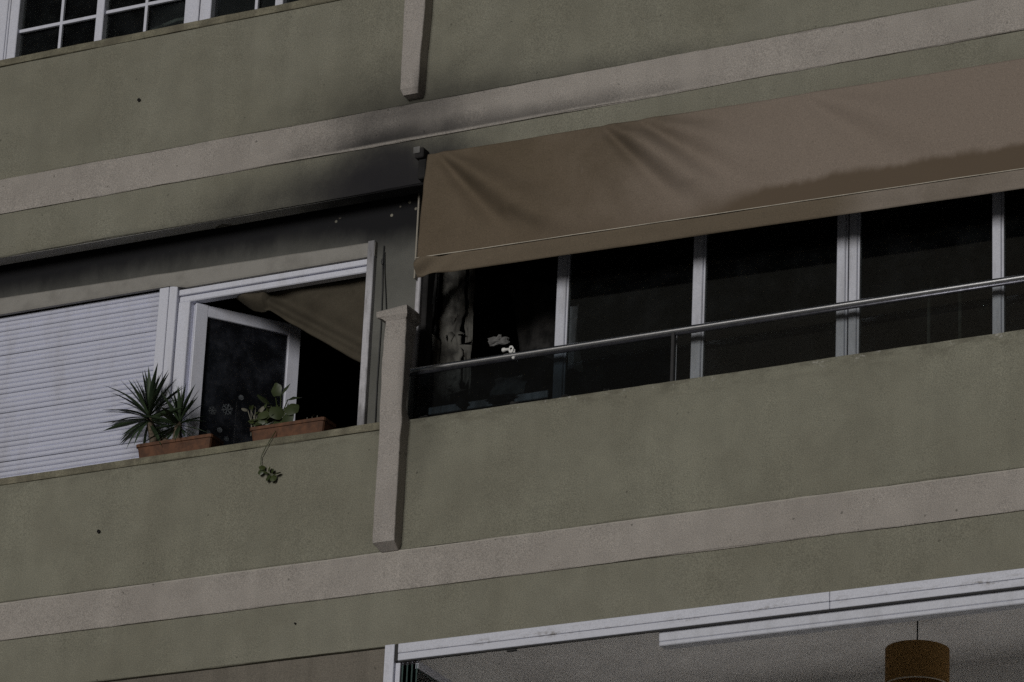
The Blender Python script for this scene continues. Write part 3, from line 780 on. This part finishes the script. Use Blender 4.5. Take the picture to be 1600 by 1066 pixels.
for k in range(16):
    x, z = rg.uniform(-1.12, -0.93), rg.uniform(0.955, 1.09)
    place(LF, BP, (x, rg.uniform(0.05, 0.12), z), (rg.uniform(-1, 1), -0.4, rg.uniform(-1, 0.2)), rg.uniform(0.06, 0.10), spin=rg.uniform(-.8, .8))
DP = empty('wilted_plant', (-1.15, 0.09, 0.925), 'thin wilted pale stems at the left end of the planter nearer the pillar', 'plant')
for i in range(9):
    x = -1.15 + rg.uniform(-0.07, 0.07); h = rg.uniform(0.08, 0.21); lx = rg.uniform(-0.06, 0.05)
    tube('stem', [(x, 0.08, 0.925), (x+lx*.4, 0.07, 0.925+h*.6), (x+lx, 0.065, 0.925+h)], 0.003, M['dry'], DP, 5)
    place(DF if i % 2 else VF, DP, (x+lx, 0.065, 0.925+h), (rg.uniform(-1, 1), -0.4, rg.uniform(-0.8, 0.5)), rg.uniform(0.03, 0.055), spin=rg.uniform(-1, 1))
    if i % 2: place(VF, DP, (x+lx*.4, 0.068, 0.925+h*.6), (rg.uniform(-1, 1), -0.4, rg.uniform(-0.8, 0.2)), rg.uniform(0.035, 0.06))
for i in range(6):
    x = -0.86 + i*0.036; h = rg.uniform(0.02, 0.055)
    tube('stem', [(x, 0.07, 0.925), (x+0.01, 0.06, 0.935+h)], 0.0028, M['dry'], DP, 5)
    if i % 2: place(DF, DP, (x+0.01, 0.06, 0.935+h), (rg.uniform(-1, 1), -0.5, 0.2), 0.03)
VN = empty('trailing_vine', (-0.975, -0.012, 0.855), 'single thin vine hanging down the olive parapet below the planter', 'vine')
tube('stem', [(-0.965, 0.006, 0.90), (-0.975, -0.016, 0.857), (-1.01, -0.018, 0.80), (-1.045, -0.016, 0.735), (-1.045, -0.016, 0.68), (-1.02, -0.018, 0.64), (-0.975, -0.018, 0.605), (-0.93, -0.018, 0.60)],
     0.0028, M['vine'], VN, 6)
for x, z, dx, dz, s in ((-1.04, 0.675, 0.6, -0.8, 0.05), (-1.025, 0.65, -0.4, -0.9, 0.05), (-1.01, 0.63, 0.8, -0.5, 0.045), (-0.985, 0.62, 0.3, 0.9, 0.04), (-0.975, 0.605, -0.3, -0.9, 0.05),
                        (-0.95, 0.60, 0.3, -0.9, 0.055), (-0.935, 0.60, 0.9, 0.2, 0.05), (-0.965, 0.612, 0.6, 0.7, 0.035)):
    place(VF, VN, (x, -0.02, z), (dx, -0.35, dz), s, spin=rg.uniform(-.7, .7))

# ---------------------------------------------------------------- things in and on the open window
FB = empty('fallen_blind', (-0.98, 0.30, 2.0), 'brown blind cloth fallen across the open window beside the sash', 'blind')
top_z = 2.005
low = [(-1.50, 1.985), (-1.36, 1.885), (-1.30, 1.862), (-1.235, 1.862), (-1.107, 1.772), (-0.889, 1.630), (-0.760, 1.540), (-0.630, 1.460), (-0.490, 1.365)]
def low_z(x):
    for (xa, za), (xb, zb) in zip(low, low[1:]):
        if xa <= x <= xb: return za + (zb-za)*(x-xa)/(xb-xa)
    return low[-1][1] if x > low[-1][0] else low[0][1]
def blind(u, v):
    x = -1.52 + 1.04*u; zb = low_z(x); z = top_z + (zb-top_z)*v
    z += 0.012*noise.noise(Vector((x*7, 3, 1)))*v
    if x < -1.262:                                              # the rolled-over left end
        k = min(1.0, (x+1.52)/0.12)
        y = 0.285 - 0.075*k*math.sin(math.pi*min(v, 1.0)**0.8)
    else:
        e = math.exp(-((x+1.262)/0.05)**2)
        ln = z - (1.93 - 0.62*(x+1.26))                         # crease running down to the right
        y = 0.315 - 0.030*e - 0.034*math.exp(-(ln/0.035)**2) + 0.022*math.exp(-((ln-0.075)/0.05)**2) - 0.016*math.exp(-((ln-0.20)/0.06)**2)
        y -= 0.016*math.exp(-((v-0.97)/0.05)**2)
    return Vector((x, y - 0.014*noise.noise(Vector((x*5, z*5, 2))), z))
sheet('cloth', blind, 110, 40, M['brown_cloth'], FB, 0.003)
def sash_pt(u, z, off=-0.0075): return mw @ Vector((u, off, z))
def sticker(u, z, r_, star, label):
    bm = bmesh.new()
    if star:
        for k in range(6):
            a = k*math.pi/3 + 0.3
            def q(s, t_): return mw @ Vector((u + s*math.cos(a) - t_*math.sin(a), 0, z + s*math.sin(a) + t_*math.cos(a)))
            n_ = mw.to_3x3() @ Vector((0, -1, 0))
            for y0 in (0,):
                p = [q(0, -r_*.09), q(r_, -r_*.09), q(r_, r_*.09), q(0, r_*.09)]
                f1 = [bm.verts.new(v + n_*0.0055) for v in p]; bm.faces.new(f1)
            for sg in (-1, 1):
                p = [q(r_*.5, 0), q(r_*.62, 0), q(r_*.85, sg*r_*.36), q(r_*.74, sg*r_*.40)]
                bm.faces.new([bm.verts.new(v + n_*0.0058) for v in p])
        bmesh.ops.solidify(bm, geom=list(bm.faces), thickness=0.0006)
    else:
        n_ = mw.to_3x3() @ Vector((0, -1, 0))
        vs_ = [bm.verts.new((mw @ Vector((u + r_*math.cos(2*math.pi*k/16), 0, z + r_*math.sin(2*math.pi*k/16)))) + n_*0.0055) for k in range(16)]
        bm.faces.new(vs_); bmesh.ops.solidify(bm, geom=list(bm.faces), thickness=0.0006)
    o = finish('window_sticker', bm, M['sticker']); tag(o, label, 'sticker', 'snow stickers on the open window pane')
STK = []   # filled in below

# ---------------------------------------------------------------- cables by the window
c1 = tube('wall_cable', [(-0.378, 0.193, 2.14), (-0.380, 0.192, 2.0), (-0.372, 0.193, 1.85), (-0.366, 0.193, 1.60), (-0.37, 0.193, 1.2), (-0.365, 0.193, 0.90)], 0.0045, M['cable'])
tag(c1, 'straight black cable with a knot, on the grey wall beside the open window', 'cable')
bm = bmesh.new(); bm.from_mesh(c1.data); tube_into(bm, [(-0.380, 0.187, 2.05), (-0.380, 0.187, 2.03), (-0.380, 0.187, 2.01)], [0.006, 0.010, 0.006], 8); bm.to_mesh(c1.data); bm.free()
c2 = tube('wall_cable', [(-0.372, 0.190, 2.10), (-0.362, 0.190, 1.95), (-0.345, 0.190, 1.80), (-0.335, 0.190, 1.70), (-0.33, 0.191, 1.45)], 0.0035, M['cable'])
tag(c2, 'thinner black cable slanting away to the right towards the pillar cap', 'cable')

# ---------------------------------------------------------------- burnt room behind the right windows
CT = empty('burnt_curtain', (0.05, 0.42, 2.1), 'pale scorched curtain strip hanging behind the handrail near the pillar', 'curtain')
def cur(xa, xb, y, z0, z1, waves, jag):
    def f(u, v):
        x = xa + (xb-xa)*u; z = z1 + (z0-z1)*v
        z += jag*noise.noise(Vector((x*14, 2, 1)))*v
        return Vector((x + 0.012*math.sin(z*5+u*3), y + 0.018*math.sin(u*waves*6.28 + z*1.5), z))
    return f
def ragged(xa, xb, y, z0, z1, seed, amp=0.02, jag=0.10):
    def f(u, v):
        z = z1 + (z0-z1)*v
        el = xa + amp*noise.noise(Vector((seed, z*7, 1))) + 0.5*amp*noise.noise(Vector((seed, z*22, 1)))
        er = xb + amp*noise.noise(Vector((seed+9, z*6, 1))) + 0.5*amp*noise.noise(Vector((seed+9, z*25, 1)))
        z += jag*(noise.noise(Vector((u*5+seed, 2, 1)))+0.4*noise.noise(Vector((u*17+seed, 2, 1))))*v
        return Vector((el + (er-el)*u, y + 0.022*noise.noise(Vector((u*4+seed, z*2.2, 3))) + 0.010*noise.noise(Vector((u*9+seed, z*7, 3))), z))
    return f
sheet('strip', ragged(-0.068, 0.092, 0.42, 1.16, 2.0, 3.0, 0.030), 20, 40, M['curtain'], CT)
sheet('strip', ragged(0.098, 0.146, 0.45, 1.22, 2.12, 8.0, 0.012), 10, 40, M['curtain'], CT)
sheet('strip', ragged(-0.115, -0.085, 0.40, 1.62, 2.14, 14.0, 0.010, 0.2), 6, 24, M['curtain_dark'], CT)
sheet('strip', ragged(-0.150, -0.118, 0.43, 1.30, 2.14, 19.0, 0.012, 0.2), 6, 24, M['curtain_dark'], CT)
o = sheet('curtain_scrap', lambda u, v: Vector((-0.165 + 0.11*u + 0.03*v*(1-u), 0.40 + 0.02*math.sin(7*u), 1.60 - 0.12*abs(u-0.35) - 0.26*v)), 10, 8, M['curtain'])
tag(o, 'small scorched cloth scrap left of the pale curtain strip', 'cloth')
o = sheet('curtain_scrap', lambda u, v: Vector((0.785 + 0.10*u - 0.02*v, 0.44 + 0.015*math.sin(9*u), 1.66 - 0.03*math.sin(3*u) - 0.42*v)), 10, 8, M['curtain_blue'])
tag(o, 'blue grey curtain end hanging just right of the first white stile', 'cloth')
o = sheet('hanging_sheet', lambda u, v: Vector((0.20 + 0.45*u + 0.1*v, 0.75 + 0.06*math.sin(6*u + 2*v), 2.10 - 0.55*v - 0.2*u)), 16, 12, M['curtain_dark'])
tag(o, 'blackened sheet sagging from the burnt room ceiling', 'cloth')
o = lump('debris', (0.345, 0.42, 1.470), (0.060, 0.03, 0.035), M['ash_pale'], None, 4.0, 0.7); tag(o, 'pale rag of debris left of the white clip', 'debris')
o = lump('debris', (0.480, 0.36, 1.10), (0.125, 0.06, 0.09), M['ash'], None, 9.0, 0.4); tag(o, 'grey heap of debris behind the balustrade glass', 'debris')
for i, (x, s, lb) in enumerate(((0.53, 0.09, 'larger black charred lump lying on the pale sooty strip'), (0.27, 0.03, 'smaller black charred lump on the pale sooty strip near the pillar'))):
    o = lump('charred_lump', (x, 0.135, 0.955), (s, 0.03, 0.026), M['char'], None, 20.0+i*3, 0.6, 3); tag(o, lb, 'debris')
scr = (( 0.05, 0.030, 'black scorched scrap on the right parapet edge right beside the pillar'), (0.68, 0.035, 'black scorched scrap just left of the first white stile on the parapet edge'),
       (1.02, 0.028, 'black scorched scrap just right of the first white stile on the parapet edge'), (1.30, 0.022, 'tiny black scrap on the parapet edge between the first and second white stiles'))
for i, (x, sz, lb) in enumerate(scr):
    o = lump('charred_scrap', (x, 0.06, 0.862), (sz, 0.025, sz*0.55), M['char'], None, 41.0+i*5, 0.8, 3); tag(o, lb, 'debris')
o = finish('fallen_strip', (lambda b: (add_box(b, 0.02, 0.84, 0.165, 0.180, 0.93, 0.978, 0.004), b)[1])(bmesh.new()), M['white_sooty'])
tag(o, 'sooty white frame strip lying along the parapet below the burnt window', 'frame strip')
for i in range(26):
    pass
CH = empty('chair', (3.10, 0.95, 0.02), 'round backed chair dimly seen through the dark right window', 'chair')
arc = [(3.10 + 0.10*math.cos(a), 0.95, 1.52 + 0.24*math.sin(a)) for a in [math.pi*i/12 for i in range(13)]]
tube('back_frame', [(3.20, 0.95, 0.5)] + arc + [(3.0, 0.95, 0.5)], 0.012, M['curtain_dark'], CH, 8)
box('seat', 2.90, 3.30, 0.70, 1.10, 0.46, 0.50, M['curtain_dark'], CH, 0.01)
for x in (2.93, 3.27):
    for y in (0.73, 1.07): box('leg', x-0.018, x+0.018, y-0.018, y+0.018, 0.02, 0.46, M['curtain_dark'], CH)

# curved pale rod inside the upper left window
o = tube('curved_rod', [(-2.42, 0.40, 4.135), (-2.32, 0.40, 4.155), (-2.20, 0.40, 4.178), (-2.08, 0.40, 4.175), (-2.05, 0.40, 4.165)], [0.008, 0.012, 0.013, 0.011, 0.006], M['ash_pale'])
tag(o, 'pale curved rod behind the lattice window of the upper storey', 'rod')

# ---------------------------------------------------------------- glass enclosure of the flat below
GE = empty('glass_enclosure', (2.0, 0.0, -0.62), 'white framed sliding glass enclosure below the lower facade beam', 'glass enclosure')
for xa, xb in ((0.012, 2.797), (2.8, 7.5)):
    bm = bmesh.new(); add_box(bm, xa, xb, -0.034, -0.004, -0.668, -0.6095, 0.003); add_box(bm, xa, xb, -0.031, -0.004, -0.714, -0.6695, 0.003)
    finish('top_rail', bm, M['white_dirty'], GE)
box('seal', 0.012, 7.5, -0.024, -0.006, -0.722, -0.7145, M['rubber'], GE)
box('seal', -0.010, 0.010, -0.026, 0.03, -0.716, -0.6075, M['rubber'], GE)
box('corner_post', -0.078, -0.012, -0.034, 0.05, -2.14, -0.6085, M['white'], GE, 0.003)
box('inner_post', -0.010, 0.022, -0.012, 0.05, -2.14, -0.7225, M['white'], GE, 0.002)
for i, x in enumerate((0.040, 0.072, 0.104, 0.136)):
    gp = box('glass_panel', x-0.004, x+0.004, -0.010, 0.62, -2.10, -0.742, M['glass_green'], GE)
    box('panel_edge', x-0.0045, x+0.0045, -0.0135, -0.0105, -2.10, -0.742, M['glass_edge'], gp)
    box('panel_rail', x-0.008, x+0.008, -0.012, 0.62, -0.741 if i < 3 else -0.772, -0.7225, M['white'] if i == 3 else M['dark_steel'], gp)
    tube('roller', [(x, -0.016, -0.730), (x, -0.004, -0.730)], 0.010, M['dark_steel'], gp, 8)
o = finish('latch', (lambda b: (add_box(b, 0.735, 0.80, -0.022, -0.004, -0.737, -0.7225, 0.004), b)[1])(bmesh.new()), M['rubber'], GE)

RB = empty('roller_blind', (2.5, 0.11, -0.60), 'white rolled up blind cassette under the lower balcony ceiling', 'roller blind')
bm = bmesh.new(); add_box(bm, 1.716, 6.5, 0.002, 0.09, -0.776, -0.612, 0.004); add_box(bm, 1.716, 6.5, 0.004, 0.088, -0.803, -0.7765, 0.005)
finish('cassette', bm, M['roller_white'], RB)
box('mounting', 1.75, 6.4, 0.118, 0.15, -0.65, -0.302, M['roller_white'], RB)

LP = empty('pendant_lamp', (2.757, 1.40, -0.302), 'amber drum shade pendant lamp hanging in the lower balcony', 'lamp')
cx, cy, zt, zb, rr_ = 2.757, 1.40, -0.505, -0.735, 0.192
bm = bmesh.new(); seg = 40; rows = []
for r_, z in ((rr_, zb), (rr_, zt), (rr_-0.006, zt), (rr_-0.006, zb)):
    rows.append([bm.verts.new((cx + r_*math.cos(2*math.pi*k/seg), cy + r_*math.sin(2*math.pi*k/seg), z)) for k in range(seg)])
rows.append(rows[0])
for a, b in zip(rows, rows[1:]):
    for k in range(seg): bm.faces.new((a[k], a[(k+1) % seg], b[(k+1) % seg], b[k]))
finish('lamp_shade', bm, M['shade'], LP, False)
tube('shade_rim', [(cx + (rr_+0.001)*math.cos(2*math.pi*k/40), cy + (rr_+0.001)*math.sin(2*math.pi*k/40), zb) for k in range(41)], 0.0035, M['piping'], LP, 6)
tube('cord', [(cx, cy, -0.302), (cx, cy, zt-0.05)], 0.005, M['cable'], LP, 6)
bm = bmesh.new()
for k in range(3): tube_into(bm, [(cx, cy, zt-0.02), (cx + (rr_-0.004)*math.cos(k*2.094), cy + (rr_-0.004)*math.sin(k*2.094), zt-0.012)], 0.003, 6)
tube_into(bm, [(cx, cy, zt-0.02), (cx, cy, zt-0.09)], 0.018, 10)
finish('lamp_holder', bm, M['dark_steel'], LP)

# stickers on the pane (after the sash exists)
for u, z, r_, star, lb in ((0.36, 1.40, 0.018, False, 'round white sticker, highest on the open sash pane'),
                           (0.27, 1.30, 0.040, True, 'largest snowflake sticker on the open sash pane'),
                           (0.17, 1.27, 0.030, True, 'snowflake sticker left of the largest one on the open sash'),
                           (0.23, 1.15, 0.018, False, 'round white sticker low on the open sash pane, above the ledge gap'),
                           (0.28, 1.10, 0.018, True, 'small snowflake sticker just above the ledge between the planters'),
                           (0.155, 1.12, 0.014, False, 'small round sticker low at the left, beside the yucca planter')):
    sticker(u, z, r_, star, lb)
